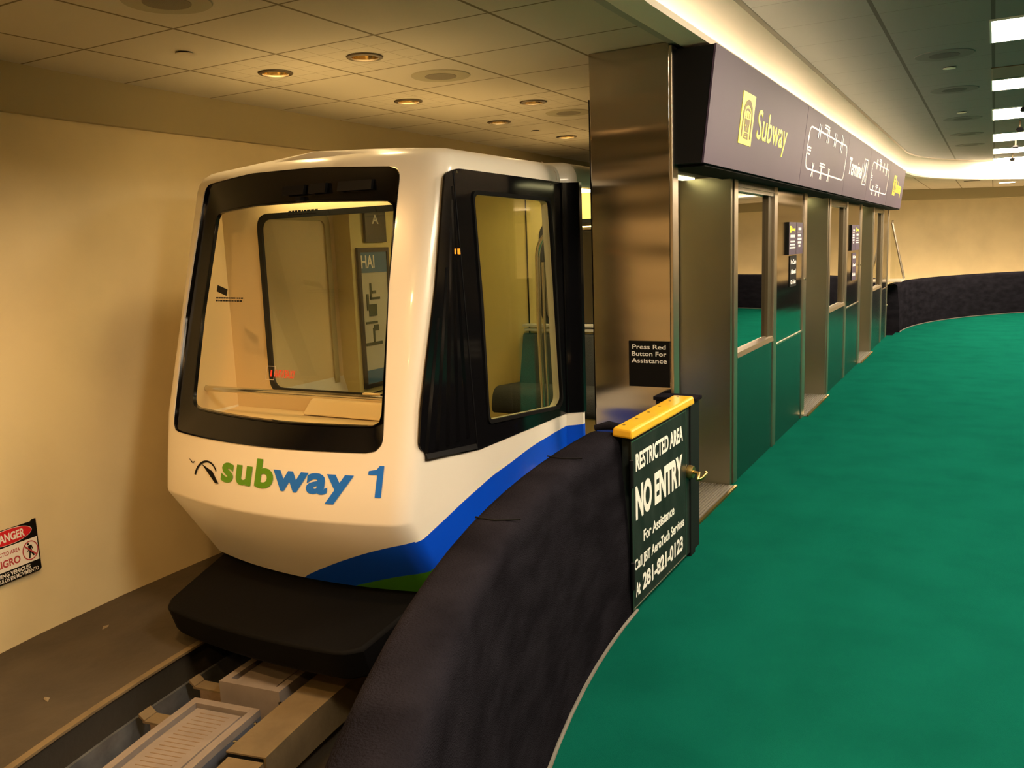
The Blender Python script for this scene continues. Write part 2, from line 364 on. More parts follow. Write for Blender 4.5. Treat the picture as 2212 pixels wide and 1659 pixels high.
for x, n_ in zip(PSP, PO):
    y = .385
    t = thing('ceiling_speaker', (x, y, 2.90), 'grey round speaker in the platform ceiling, %s in the row beside the light panels' % n_, 'speaker', 'speakers in the platform ceiling')
    obj('ring', G().lathe([(.10, .002), (.10, -.004), (.20, -.003), (.205, .002), (.10, .002)], (x, y, 2.898)), M('ring_grey', (.15, .15, .145), .9), t, 40)
    obj('grille', G().disc(.105, (x, y, 2.8975), h=.005), M('grille_grey', (.10, .10, .095), .95, bump=(300, .5)), t)
for x, n_ in ((7.973, 'nearer'), (10.954, 'farther')):
    t = thing('sprinkler_cover', (x, .375, 2.90), 'pale round sprinkler cover in the platform ceiling, the %s one by the light panels' % n_, 'sprinkler', 'sprinkler covers in the platform ceiling')
    obj('shadow_gap', G().disc(.035, (x, .375, 2.901), h=.006), m_rubber, t); obj('cover_disc', G().disc(.048, (x, .375, 2.893), h=.004), m_fascia, t)
FX = [(1.47, 2.17), (3.9, 4.6), (6.42, 7.12), (8.88, 9.5), (10.95, 11.95), (13.7, 14.8), (16.1, 17.1), (18.2, 19.2)]
FO = ['behind the camera', 'overhead beyond the top edge of the photo', 'largest bright', 'second bright', 'third bright', 'fourth bright', 'fifth bright', 'last bright']
for (a, b), n_ in zip(FX, FO):
    t = thing('light_panel', ((a+b)/2, -.5, 2.90), 'glowing ceiling light panel, %s in the platform row' % n_ if 'bright' in n_ else 'glowing ceiling light panel %s' % n_, 'ceiling light', 'light panels in the platform ceiling')
    obj('frame', plate(G(), [rect(a-.012, b+.012, -1.142, .087), rect(a, b, -1.13, .075)], lambda u, v, w: (u, v, 2.90-w), -.002, .012), m_white, t)
    obj('diffuser', G().box(a, b, -1.13, .075, 2.896, 2.899), e_panel, t)
t = thing('recess_shade', (8.5, -.5, 2.90), 'dark sheet standing in for the shade of a ceiling recess just before the second bright light panel', 'ceiling panel')  # flat dark sheet painting the shaded inside of an open recess
obj('panel', G().box(8.25, 8.84, -1.13, .075, 2.895, 2.899), M('recess_shade_paint', (.12, .10, .08), .6), t)
obj('edge', plate(G(), [rect(8.24, 8.85, -1.14, .085), rect(8.255, 8.835, -1.125, .07)], lambda u, v, w: (u, v, 2.90-w), -.002, .008), m_bronze, t)
for x, n_ in ((10.35, 'nearest'), (12.335, 'second'), (14.8, 'third'), (17.3, 'farthest')):
    t = thing('ceiling_sprinkler', (x, -.21, 2.90), 'small dark sprinkler head hanging between the light panels, %s along the row' % n_, 'sprinkler', 'sprinkler heads between the light panels')
    obj('pipe', G().tube([(x, -.21, 2.90), (x, -.21, 2.80)], .012), m_bronze, t, 50); obj('deflector', G().lathe([(.0001, .03), (.03, .025), (.045, 0), (.03, -.02), (.0001, -.022)], (x, -.21, 2.79), 16), m_satin, t, 50)
for (x, y), lb, mt in zip([(20.8, -.18), (19.3, .43)], ['bright slot light in the low ceiling before the far wall', 'dim slot light in the low ceiling before the far wall'], [e_panel, m_bronze]):
    tag(obj('slot_light', G().box(x-.05, x+.05, y-.14, y+.14, 2.572, 2.581), mt), lb, 'ceiling light')

# ------------------------------------------------------------------ black barriers
PROF = [(5.50, 0.0), (5.515, .40), (5.548, .745), (5.556, .775), (5.575, .792), (5.605, .798), (5.68, .798), (5.705, .788), (5.715, .765), (5.72, .40), (5.72, -.29), (5.50, -.29), (5.50, 0)]
def barrier(rays, label):
    o = thing('barrier_wall', (rays[0][0]+5.6*rays[0][2], rays[0][1]+5.6*rays[0][3], 0), label, 'barrier')
    obj('carpeted_wall', G().sweep(PROF, rays, cap=True), m_black_carpet, o, 50)
    obj('edge_cord', G().sweep([(5.497+.008*cos(a), .008+.008*sin(a)) for a in [2*pi*i/6 for i in range(7)]], rays), M('grey_cord', (.13, .12, .10), .8), o, 60)
    return o
b1 = barrier(arc(near, 2.0, .030, 60), 'curved black carpeted barrier in the foreground between carpet and train')
b2 = barrier(arc(far, .006, pi, 60), 'curved black carpeted barrier at the far end of the green carpet')
def capseam(p, r0=5.56, r1=5.70):
    c = near(p); return [(c[0]+r*c[2], c[1]+r*c[3], .800) for r in (r0, (r0+r1)/2, r1)]
for p, k in ((.115, 0), (.25, 1)):
    g = G(); q = capseam(p); q2 = capseam(p+.004); q2[1] = (q2[1][0], q2[1][1]+.004, q2[1][2]); g.tube([q[0], q2[1], q[2]], .003, 6); obj('cap_seam', g, m_rubber, b1)
g = G().tube([(3.42, 1.36, .80), (3.40, 1.44, .812), (3.38, 1.50, .80)], [.012, .02, .012], 8); obj('torn_flap', g, m_black_carpet, b1, 60)
t = thing('strip_fill_lamp', (15.4, 3.9, -.29), 'unseen warm strip lamp added along the foot of the far wall, washing it from below', 'lamp')  # hidden strip added to brighten the far wall towards its foot
obj('housing', G().sweep([(8.06, -.29), (8.06, -.24), (8.07, -.24), (8.07, -.28), (8.14, -.28), (8.14, -.29), (8.06, -.29)], arc(far, .0, 2.4, 40)), m_frame, t)
obj('tube', G().sweep([(8.105+.012*cos(a), -.262+.012*sin(a)) for a in [2*pi*i/8 for i in range(9)]], arc(far, .0, 2.4, 40)), e_strip, t, 60)

# ------------------------------------------------------------------ station front: column, doors, windows, panels
t = thing('steel_column', (4.33, 1.66, 0), 'tall brushed stainless steel column at the end of the station front, behind the gate', 'column')
obj('panel', G().box(4.28, 4.37, 1.452, 1.888, 0, 2.578), m_steel, t, bevel=.004)
obj('edge_strip', G().box(4.276, 4.365, 1.436, 1.452, 0, 2.56), m_frame, t, bevel=.003)
obj('shadow_strip', G().box(4.29, 4.37, 1.888, 1.898, -.2, 2.35), m_rubber, t)  # thin black door edge showing behind the column
tt = tag(obj('assistance_sign', G().box(4.273, 4.2795, 1.459, 1.686, .838, 1.083), m_ink), 'black assistance sign with three white lines on the steel column', 'sign')
g = G(); P = PX(4.2728)
for i, s in enumerate(('Press Red', 'Button For', 'Assistance')):
    wd = (.186, .193, .198)[i]; c = -1.5725
    obj('lettering', text(G(), s, c-wd/2, c+wd/2, 1.040-i*.037, 1.064-i*.037, P, .012, depth=.001), m_white, tt)

PER = 3.61
def door_opening(i, x0, x1):
    d = thing('door_%d' % (i+1), (x0, 1.66, 0), 'open platform doorway', 'door', kind='structure'); del d['label']; del d['category']
    obj('jamb', G().box(x1, x1+.04, 1.445, 1.885, 0, 1.985), m_steel_j, d)
    if i: obj('jamb', G().box(x0-.04, x0, 1.445, 1.885, 0, 1.985), m_steel_j, d)
    g = G().box(x0, x1, 1.40, 2.03, -.06, .004)
    for k in range(28): g.box(x0+.01, x1-.01, 1.420+k*.0185, 1.429+k*.0185, .004, .012)
    obj('threshold_grate', g, M('grate_metal', (.30, .28, .24), .5, .9), d)
    obj('threshold_edge', G().box(x0, x1, 1.395, 1.412, .0, .014), m_brass, d)
    obj('header', G().box(x0, x1, 1.50, 1.84, 1.99, 2.03), m_satin, d)
    obj('header_lamp', G().box(x0+.45, x1-.05, 1.66, 1.74, 1.978, 1.99), e_head, d)
    obj('door_leaf', G().box(x1-.03, x1+.9, 1.80, 1.835, .02, 1.98), m_frame, d)
    obj('rubber_edge', G().box(x1-.05, x1-.03, 1.79, 1.845, .02, 1.98), m_rubber, d)
def window_unit(i, x0, x1):
    d = thing('window_%d' % (i+1), (x0, 1.44, 0), 'window', 'window', kind='structure'); del d['label']; del d['category']
    obj('frame_post', G().box(x0, x0+.085, 1.436, 1.53, 0, 1.985), m_frame, d, bevel=.003)
    obj('frame_post', G().box(x1-.03, x1+.07, 1.436, 1.53, 0, 1.985), m_frame, d, bevel=.003)
    obj('mullion', G().box(x1-.15, x1-.03, 1.455, 1.53, .86, 1.95), m_bronze, d, bevel=.003)
    g = G().box(x0+.085, x1-.03, 1.442, 1.53, 1.905, 1.985); g.box(x0+.085, x1-.03, 1.436, 1.446, 1.93, 1.95); obj('top_rail', g, m_steel_d, d)
    g = G().hexa([(x0+.085, 1.432, .83), (x1-.03, 1.432, .83), (x1-.03, 1.50, .83), (x0+.085, 1.50, .83)], [(x0+.085, 1.440, .862), (x1-.03, 1.440, .862), (x1-.03, 1.50, .885), (x0+.085, 1.50, .885)]); obj('sill', g, m_frame, d)
    obj('pane', G().box(x0+.08, x1-.03, 1.478, 1.486, .86, 1.93), m_mirror, d)
    obj('lower_panel', G().box(x0+.085, x1-.03, 1.444, 1.53, 0, .83), m_steel_d, d)
OR = ['first', 'second', 'third']
for i in range(3):
    s = i*PER; x1 = 5.42+s
    door_opening(i, 4.37+s if i == 0 else 4.29+s, x1)
    window_unit(i, x1+.06, 6.65+s)
    e = 7.78+s if i < 2 else 14.62
    t = thing('wall_panel', (6.72+s, 1.44, 0), 'brushed steel wall panel just past the %s dark window of the station front' % OR[i], 'panel', 'steel panels between the doorways')
    obj('upper_plate', G().box(6.722+s, e-.01, 1.446, 1.53, .792, 1.985), m_steel, t, bevel=.002)
    obj('lower_plate', G().box(6.722+s, e-.01, 1.444, 1.53, 0, .778), m_steel_d, t, bevel=.002)
    obj('seam_strip', G().box(6.722+s, e-.01, 1.438, 1.50, .778, .792), m_frame, t)
    obj('edge_post', G().box(e-.008, e+.12 if i < 2 else e+.05, 1.436, 1.53, 0, 1.985), m_frame, t, bevel=.003)
    obj('key_lock', G().lathe([(.0001, 0), (.012, 0), (.012, -.012), (.0001, -.012)], (e+.03, 1.436, 1.24 if i < 2 else .5), 14, ax='y'), m_chrome, t, 50)
    obj('rear_sheet', G().box(x1+.04, e, 1.86, 1.88, 0, 1.985), m_satin, t)
g = G().box(4.37, 14.67, 1.45, 1.50, 1.985, 2.578); struct('trim_7', g, m_rubber)
g = G().box(4.37, 14.67, 1.30, 1.50, 1.972, 1.985); struct('trim_8', g, m_rubber)
g = G().box(4.30, 15.3, 1.36, 2.04, -.29, -.051); struct('trim_9', g, m_conc)
g = G().box(4.28, 14.9, 1.355, 1.95, -.05, -.001); struct('trim_10', g, m_carpet)

# panel signs
def panel_sign(x0, label, swap):
    t = tag(obj('notice_board', G().box(x0, x0+.27, 1.420, 1.4455, 1.463, 1.722), m_sign), label+', its %s half' % ('left' if not swap else 'left'), 'sign', 'notices on the steel panels')
    return t
def notice(x0, x1, z0, z1, label, rows, emblem=False, face=m_sign, th=.022):
    t = tag(obj('notice_board', G().box(x0, x1, 1.4455-th, 1.4455, z0, z1), [face]), label, 'sign', 'notices on the steel panels')
    obj('side_edge', G().box(x0-.004, x0, 1.4455-th, 1.4455, z0, z1), m_ink, t)
    P = PY(1.4455-th-.0005)
    for kind, a, b, z, h in rows:
        g = G()
        if kind == '-': plate(g, [rect(x0+a, x0+b, z, z+h)], P, 0, .001)
        elif kind == '.':                                  # fine print, too small to read in the photo
            x = x0+a
            while x < x0+b-.01:
                wd = random.uniform(.012, .03); plate(g, [rect(x, min(x+wd, x0+b), z, z+h)], P, 0, .001); x += wd+.007
        else: text(g, kind, x0+a, x0+b, z, z+h, P, .02, depth=.001)
        obj({'-': 'rule_line', '.': 'fine_print'}.get(kind, 'lettering'), g, m_letw, t)
    if emblem:
        g = G(); plate(g, [rect(x0+.03, x0+.075, z1-.085, z1-.03)], P, 0, .001); text(g, 'Subway', x0+.085, x0+.24, z1-.07, z1-.04, P, .02, depth=.001); obj('emblem', g, m_yel, t)
rowsL = [('.', .05, .22, 1.600, .022), ('.', .05, .22, 1.562, .012), ('.', .04, .23, 1.537, .012), ('.', .02, .25, 1.512, .013)]
rowsR = [('.', .08, .20, 1.660, .02), ('-', .05, .21, 1.640, .004), ('.', .06, .2, 1.606, .018), ('.', .05, .21, 1.578, .018), ('.', .06, .2, 1.55, .018), ('.', .09, .17, 1.522, .016)]
notice(7.085, 7.36, 1.463, 1.722, 'grey notice with yellow subway mark on the first steel panel, left half of the pair', rowsL, True)
notice(7.372, 7.64, 1.463, 1.722, 'grey notice listing white lines on the first steel panel, right half of the pair', rowsR)
notice(7.215, 7.475, 1.20, 1.452, 'black no carts sign under the pair of notices on the first steel panel', [('No Carts', .03, .24, 1.385, .036), ('Allowed', .035, .23, 1.305, .036), ('On Train', .03, .23, 1.222, .036)], face=m_ink, th=.006)
notice(10.56, 10.86, 1.43, 1.722, 'grey notice listing white lines on the second steel panel, left half of the pair', [(a, b, c, d-.01, e) for a, b, c, d, e in rowsR])
notice(10.872, 11.18, 1.43, 1.722, 'grey notice with yellow subway mark on the second steel panel, right half of the pair', rowsL, True)
notice(10.75, 11.05, 1.08, 1.40, 'grey no carts sign under the pair of notices on the second steel panel', [('No Carts', .04, .26, 1.335, .036), ('Allowed', .05, .25, 1.24, .036), ('On Train', .04, .26, 1.13, .036)], face=m_sign, th=.006)

# overhead sign box
def YS(z): return 1.225+(2.54-z)/(2.54-1.985)*.065
def PS(u, v, w): return (u, YS(v)-w, v)
t = thing('overhead_sign', (9.4, 1.33, 2.25), 'long leaning purple grey overhead sign with yellow and white lettering above the station doors', 'sign')
sec = [(1.232, 2.54), (1.297, 1.985), (1.448, 1.985), (1.448, 2.54)]
obj('housing', G().hexa([(4.30, y, z) for y, z in sec], [(14.58, y, z) for y, z in sec]), m_satin, t)
SE = [4.296, 6.70, 8.78, 10.43, 12.51, 14.585]
for a, b in zip(SE[:-1], SE[1:]):
    obj('face_panel', plate(G(), [rect(a+.004, b-.004, 1.983, 2.542)], PS, -.004, .006), m_sign, t)
def emblem(u0, u1, v0, v1):
    g = G(); plate(g, [rect(u0, u1, v0, v1)], PS, .006, .009); pl = obj('emblem_plate', g, m_yel, t)
    g = G(); W, H = u1-u0, v1-v0
    Q = lambda x, y: (u0+x*W, v0+y*H)
    edge = [Q(.12, .13), Q(.12, .55)]+[Q(.5-.38*cos(a), .55+.33*sin(a)) for a in [pi*i/18 for i in range(1, 18)]]+[Q(.88, .55), Q(.88, .13), Q(.80, .13), Q(.80, .55)]
    edge += [Q(.5+.30*cos(a), .55+.22*sin(a)) for a in [pi*i/18 for i in range(1, 18)]]+[Q(.20, .55), Q(.20, .13)]
    plate(g, [edge], PS, .009, .0105)
    rf = [Q(.5-.20*cos(a), .64+.07*sin(a)) for a in [pi*i/12 for i in range(13)]]+[Q(.5+.17*cos(a), .62+.045*sin(a)) for a in [pi*i/12 for i in range(13)]]
    plate(g, [rf], PS, .009, .0105)
    for x in (.33, .47, .61): plate(g, [[Q(x, .52), Q(x+.02, .52), Q(x+.02, .62), Q(x, .62)]], PS, .009, .0105)
    plate(g, [[Q(.30, .50), Q(.70, .50), Q(.66, .25), Q(.34, .25)], [Q(.37, .36), Q(.43, .36), Q(.43, .39), Q(.37, .39)], [Q(.57, .36), Q(.63, .36), Q(.63, .39), Q(.57, .39)], [Q(.46, .27), Q(.54, .27), Q(.54, .33), Q(.46, .33)]], PS, .009, .0105)
    plate(g, [[Q(.36, .23), Q(.64, .23), Q(.68, .11), Q(.32, .11)], [Q(.42, .20), Q(.58, .20), Q(.59, .19), Q(.41, .19)], [Q(.40, .165), Q(.60, .165), Q(.61, .145), Q(.39, .145)]], PS, .009, .0105)
    obj('pictogram', g, m_olive, pl)
emblem(4.89, 5.165, 2.128, 2.403); emblem(13.12, 13.43, 2.139, 2.405)
g = G(); text(g, 'Subway', 5.28, 6.105, 2.186, 2.350, PS, .005, w=.007, depth=.002); obj('lettering', g, m_yel, t, label='yellow lettering')
g = G(); text(g, 'Subway', 13.47, 14.24, 2.186, 2.350, PS, .005, w=.007, depth=.002); obj('lettering', g, m_yel, t, label='yellow lettering')
g = G(); text(g, 'Terminal', 8.96, 9.90, 2.190, 2.346, PS, .01, w=.007, depth=.002)
obj('lettering', g, m_letw, t, label='white lettering')
fr0 = obj('letter_frame', plate(G(), [rect(9.99, 10.27, 2.136, 2.404), rect(10.004, 10.256, 2.146, 2.394)], PS, .006, .009), m_letw, t)
obj('terminal_letter', text(G(), 'A', 10.05, 10.21, 2.172, 2.37, PS, .02, w=.007, depth=.002), m_letw, fr0)
def route_map(u0, u1):
    v0, v1 = 2.108, 2.424; g = G(); r = .09; th = .016
    a = rpoly(rect(u0, u1, v0, v1), [r*1.2]*4, 9); b = rpoly(rect(u0+th, u1-th, v0+.012, v1-.012), [r]*4, 9)
    plate(g, [a, b], PS, .006, .008)
    W = u1-u0
    plate(g, [[(u0-.02, 2.345), (u0+.04, 2.345), (u0+.01, 2.30)]], PS, .006, .009)
    for k in (.215, .42, .615, .81):
        x = u0+k*W; hgt = .06 if k != .81 else .085
        for dx in (-.035, .035):
            plate(g, [[(x+dx-.012, v1-.006-hgt), (x+dx+.010, v1-.006-hgt), (x+dx+.018, v1-.006+hgt*.8), (x+dx-.004, v1-.006+hgt*.8)]], PS, .008, .010)
    for k in (.165, .365, .555):
        x = u0+k*W
        plate(g, [[(x-.05, v0-.045), (x-.03, v0-.045), (x+.04, v0+.06), (x+.02, v0+.06)]], PS, .008, .010)
        plate(g, [[(x+.02, v0-.045), (x+.04, v0-.045), (x-.03, v0+.06), (x-.05, v0+.06)]], PS, .008, .010)
    for (x, z, wd, n) in ((u0+.33*W, v1+.052, .115*W, 2), (u0+.32*W, v0+.072, .13*W, 2), (u0+.045, 2.262, .06*W, 2), (u0+.045, 2.216, .05*W, 1)):
        for j in range(n):
            q = x
            while q < x+wd-.01:
                l = random.uniform(.02, .045); plate(g, [rect(q, min(q+l, x+wd), z-j*.02, z-j*.02+.012)], PS, .006, .008); q += l+.01
    obj('route_map', g, m_letw, t)
route_map(6.83, 8.72); route_map(10.66, 12.38)

# wing guard at the far end of the station front
t = thing('glass_wing', (14.95, 1.35, .9), 'pale triangular guard with a leaning metal edge at the far end of the station front', 'guard')
obj('pane', G().hexa([(14.95, 1.43, .80), (14.95, 1.23, .86), (14.95, 1.425, 1.78)], [(14.962, 1.43, .80), (14.962, 1.23, .86), (14.962, 1.425, 1.78)]), m_glass, t)
obj('leaning_edge', G().tube([(14.95, 1.425, 1.79), (14.95, 1.225, .90)], .018, 8), m_frame, t, 50)
obj('base_bracket', G().box(14.70, 15.33, 1.24, 1.46, .86, .885), m_frost, t)
obj('top_pin', G().lathe([(.0001, 0), (.02, 0), (.02, -.03), (.0001, -.03)], (14.95, 1.43, 1.80), 12, ax='y'), m_frame, t, 50)

# ------------------------------------------------------------------ the gate
t = thing('gate', (3.28, 1.31, 0), 'low black gate with yellow top rail and no entry sign beside the foreground barrier', 'gate')
obj('gate_panel', G().box(3.285, 4.12, 1.292, 1.335, .02, .792), m_plate, t, bevel=.003)
g = G().hexa([(3.245, 1.270, .792), (4.105, 1.270, .792), (4.105, 1.385, .792), (3.275, 1.375, .792)], [(3.250, 1.277, .832), (4.105, 1.277, .832), (4.105, 1.385, .832), (3.280, 1.372, .832)]); rail = obj('top_rail', g, m_capy, t, bevel=.010)
for x in (3.34, 3.49, 3.64, 3.79, 3.94, 4.06): obj('screw', G().lathe([(.0001, .0015), (.007, .001), (.007, -.002)], (x, 1.345, .832), 10), m_bronze, rail)
sg = obj('sign_plate', G().box(3.272, 4.0, 1.2865, 1.2915, .034, .776), m_plate, t)
edge = plate(G(), [rect(3.270, 4.002, .032, .778), rect(3.2745, 3.9975, .0365, .7735)], PY(1.286), -.001, .001); obj('plate_edge', edge, m_frame, sg)
g = G(); P = PY(1.2862)
for s, a, b, v0, v1, bd in (('RESTRICTED AREA', 3.320, 3.955, .636, .712, .03), ('NO ENTRY', 3.313, 3.945, .422, .571, .045), ('For Assistance', 3.403, 3.818, .302, .352, .02),
                            ('Call JBT AeroTech Services', 3.290, 3.966, .202, .249, .02), ('At', 3.303, 3.355, .080, .142, .03), ('281-821-0123', 3.385, 3.947, .082, .156, .035)):
    obj('lettering', text(G(), s, a, b, v0, v1, P, bd, depth=.001), m_white, sg)
obj('end_post', G().box(4.075, 4.15, 1.285, 1.345, .0, .79), m_satin, t, bevel=.004)
for z in (.64, .19): obj('hinge', G().tube([(3.264, 1.283, z-.06), (3.264, 1.283, z+.06)], .009, 10), m_satin, t, 50)
h = obj('handle_rose', G().lathe([(.0001, -.03), (.03, -.028), (.034, -.012), (.034, 0)], (4.05, 1.290, .455), 20, ax='y'), m_brass, t, 50)
obj('lever', G().tube([(4.05, 1.265, .455), (4.05, 1.235, .452), (4.00, 1.225, .43), (4.03, 1.215, .432), (4.11, 1.215, .437), (4.115, 1.222, .442)], .009, 10), m_brass, h, 60)
t = thing('gate_post', (4.2, 1.42, 0), 'black latch post between the gate and the steel column', 'post')
g = G().box(4.165, 4.272, 1.30, 1.50, 0, .79); obj('post_body', g, m_satin, t, bevel=.006)
obj('post_cap', G().box(4.155, 4.274, 1.285, 1.51, .79, .81), m_black_carpet, t, bevel=.004)

# ------------------------------------------------------------------ danger sign on the tunnel wall
def PW(u, v, w):
    p = (AX-2.31)/8.49; R = 8.484-w; d = (u-2.31); return (AX-R*sin(p)+d*cos(p), CY+R*cos(p)+d*sin(p), v)
t = thing('danger_sign', (2.32, 4.22, .18), 'torn black white and red danger sign low on the tunnel wall', 'sign')
U0, U1, V0, V1 = 2.158, 2.462, .046, .322
def q(x, y): return (U1+(x-690)*.000258, y)
out = [(U0, V0), (U0+.1, V0+.003), (U1-.01, V0+.002), (U1, V0+.012), (U1, V1), (U1-.022, V1), (U1-.03, V1-.008), (U0, V1-.004)]
obj('board', plate(G(), [out], PW, 0, .003), m_ink, t)
obj('white_field', plate(G(), [rect(U0+.008, U1-.007, V0+.062, V1-.094)], PW, .003, .004), m_white, t)
g = G(); c = ((U0+U1)/2-.005, V1-.048); plate(g, [ell(c[0], c[1], .128, .040)], PW, .003, .0036); obj('oval_border', g, m_white, t)
g = G(); plate(g, [ell(c[0], c[1], .1255, .0375)], PW, .0036, .0045); ov = obj('red_oval', g, m_red, t)
g = G(); text(g, 'DANGER', c[0]-.085, c[0]+.085, c[1]-.021, c[1]+.021, PW, .03, w=.005); obj('lettering', g, m_white, ov)
for s_, a, b, v0, v1, bd, mt in (('RESTRICTED AREA', U0+.015, U1-.108, V0+.140, V0+.160, .02, m_pinkred), ('PELIGRO', U0+.015, U1-.112, V0+.082, V0+.120, .03, m_pinkred), ('MOVING VEHICLES', U0+.02, U1-.062, V0+.034, V0+.054, .03, m_white), ('VEHICULOS EN MOVIMIENTO', U0+.01, U1-.018, V0+.009, V0+.029, .02, m_white)):
    obj('lettering', text(G(), s_, a, b, v0, v1, PW, bd, w=.0045), mt, t)
cx, cz = U1-.052, V0+.122
g = G(); plate(g, [ell(cx, cz, .045, .050), ell(cx, cz, .040, .045)], PW, .0045, .0055); plate(g, [[(cx-.036, cz+.030), (cx-.030, cz+.034), (cx+.036, cz-.030), (cx+.030, cz-.034)]], PW, .0062, .0068); ring = obj('prohibition_ring', g, m_pinkred, t)
g = G(); plate(g, [ell(cx-.010, cz+.035, .0055, .0055, 14)], PW, .0048, .0056)
plate(g, [[(cx-.012, cz+.026), (cx+.008, cz+.028), (cx+.016, cz+.006), (cx+.012, cz+.004), (cx+.006, cz+.016), (cx+.008, cz-.002), (cx+.020, cz-.030), (cx+.014, cz-.033), (cx+.0, cz-.010), (cx-.006, cz-.040), (cx-.013, cz-.040), (cx-.006, cz+.0), (cx-.020, cz+.0), (cx-.022, cz-.003), (cx-.010, cz+.006)]], PW, .0048, .0056)
obj('walking_figure', g, m_ink, ring)

# ------------------------------------------------------------------ the train
train = thing('subway_train', (3.0, 2.9, 0), 'white automated subway car with blue wave, black windows and black bumper standing at the platform', 'train')
YR, YB = 2.15, 2.072
def yl(z): return 3.65+.05*min(1, max(0, (z-.03)/.4))+.12*min(1, max(0, (z-.43)/.35))+.02*min(1, max(0, (z-.8)/1.1))
def xf(z): return 2.713+(.66*(.43-z) if z < .43 else .29*(z-.43))
def ring(z, ins=0., th=0.):
    L_ = yl(z)-ins-th; R_ = YR+ins+th; B_ = YB+ins+th; x0 = xf(z)+ins+th
    P = [(9.0-th, B_), (4.505, B_), (4.445, R_)]
    rr, rl = .075, .055
    for k in range(1, 6): P.append((4.445-(4.445-3.5)*k/5, R_))
    fr = []
    n = 36
    for k in range(n+1):
        s = .5-.5*cos(pi*k/n); y = R_+(L_-R_)*s
        x = x0+.21*(y-2.9)**2
        d = y-R_
        if d < rr: x += rr-sqrt(max(0, rr*rr-(rr-d)**2))
        d = L_-y
        if d < rl: x += rl-sqrt(max(0, rl*rl-(rl-d)**2))
        fr.append((x, y))
    P += fr
    for k in range(1, 6): P.append((3.7+(9.0-th-3.7)*k/5, L_))
    return [(x, y, z) for x, y in P]
def shell(th):
    LV = [(.03, 0), (.2, 0), (.425, 0), (.44, 0), (.6, 0), (.8, 0), (1.1, 0), (1.5, 0), (1.8, 0), (1.96, 0), (2.0, .006), (2.03, .022), (2.052, .05), (2.064, .09)]
    rs = [ring(z-(th if z > 2.0 else th*.0), i, th) for z, i in LV]; k = len(rs[0])
    g = G(); v = [p for r in rs for p in r]
    f = [(i*k+j, i*k+(j+1) % k, (i+1)*k+(j+1) % k, (i+1)*k+j) for i in range(len(rs)-1) for j in range(k)]
    top = rs[-1]; b = (len(rs)-1)*k; zc = 2.064-th
    mid = []
    for s in (.75, .45, .15):
        mid.append([(x, 2.9+(y-2.9)*s, zc+.03*(1-s*s)) for x, y, z in top])
    for r in mid: v += r
    for m_ in range(3):
        f += [(b+m_*k+j, b+m_*k+(j+1) % k, b+(m_+1)*k+(j+1) % k, b+(m_+1)*k+j) for j in range(k)]
    f.append(tuple(b+3*k+j for j in range(k)))
    return g.add(v, f)
outer, inner = shell(0), shell(.045)
# join the two skins along the bottom rim
g = G(); k = len(ring(.03)); n0 = len(outer.v); g.v = outer.v+inner.v; g.f = outer.f+[tuple(reversed([i+n0 for i in q_])) for q_ in inner.f]
g.f += [(j, n0+j, n0+(j+1) % k, (j+1) % k) for j in range(k)]; g.m = [0]*len(g.f)
body = obj('body_shell', g, [m_paint], train, 38)
# openings: windscreen, side windows, passenger door
WO = rpoly([(-3.70, .726), (-2.80, .728), (-2.285, .732), (-2.345, 1.45), (-2.355, 1.978), (-2.80, 2.004), (-3.25, 2.010), (-3.705, 1.985), (-3.755, 1.30)], [.07, .0, .075, .0, .055, .0, .0, .055, .0])
WI = rpoly([(-3.59, .846), (-2.85, .834), (-2.338, .836), (-2.375, 1.40), (-2.398, 1.826), (-2.85, 1.846), (-3.25, 1.849), (-3.60, 1.832), (-3.618, 1.30)], [.055, .0, .05, .0, .045, .0, .0, .04, .0])
SO = rpoly([(3.455, .690), (4.405, .690), (4.345, 1.45), (4.30, 1.865), (3.455, 1.865)], .05)
SG = rpoly([(3.55, .755), (4.315, .690), (4.372, .720), (4.325, 1.40), (4.285, 1.845), (3.49, 1.855), (3.53, 1.35)], [.035, .0, .035, 0, .035, .045, 0])
c = G()
off = Vector(train.location)
loc = lambda p: Vector(p)
c.prism(WO, lambda u, v, w: loc((w, -u, v)), 2.4, 3.35)
c.prism(SG, lambda u, v, w: loc((u, w, v)), 2.05, 2.40)
c.prism(rect(4.535, 5.50, -.1, 1.925), lambda u, v, w: loc((u, w, v)), 1.9, 2.40)
boolean(body, c)
finish(body.data, 38)
# roof seam at the nose joint
obj('roof_seam', G().tube([(4.40, 2.148, 1.96), (4.40, 2.152, 2.0), (4.40, 2.175, 2.03), (4.40, 2.24, 2.068)], .002, 6), m_frost, train)

# windscreen: glossy black surround stepping back to the glass
def front(y, z, d=0.): return (xf(z)+.21*(y-2.9)**2+d, y, z)
def resample(lp, n):
    P = [Vector(p) for p in lp]; cx = sum(p.x for p in P)/len(P); cz = sum(p.y for p in P)/len(P); C = Vector((cx, cz)); out = []
    for i in range(n):
        a = 2*pi*i/n; d = Vector((cos(a), sin(a))); best = None
        for j in range(len(P)):
            A, B = P[j]-C, P[(j+1) % len(P)]-C; e = B-A; den = d.x*e.y-d.y*e.x
            if abs(den) < 1e-9: continue
            tt_ = (A.x*e.y-A.y*e.x)/den; s_ = (A.x*d.y-A.y*d.x)/den
            if tt_ > 0 and -1e-6 <= s_ <= 1+1e-6 and (best is None or tt_ > best): best = tt_
        out.append(C+d*best)
    return out
N = 160
o1, i1 = resample(WO, N), resample(WI, N)
def wsx(p, d): return front(-p.x, p.y, d)
rings = []
corner = lambda p, d: max(0, (-p.x)-3.60)**2*.8
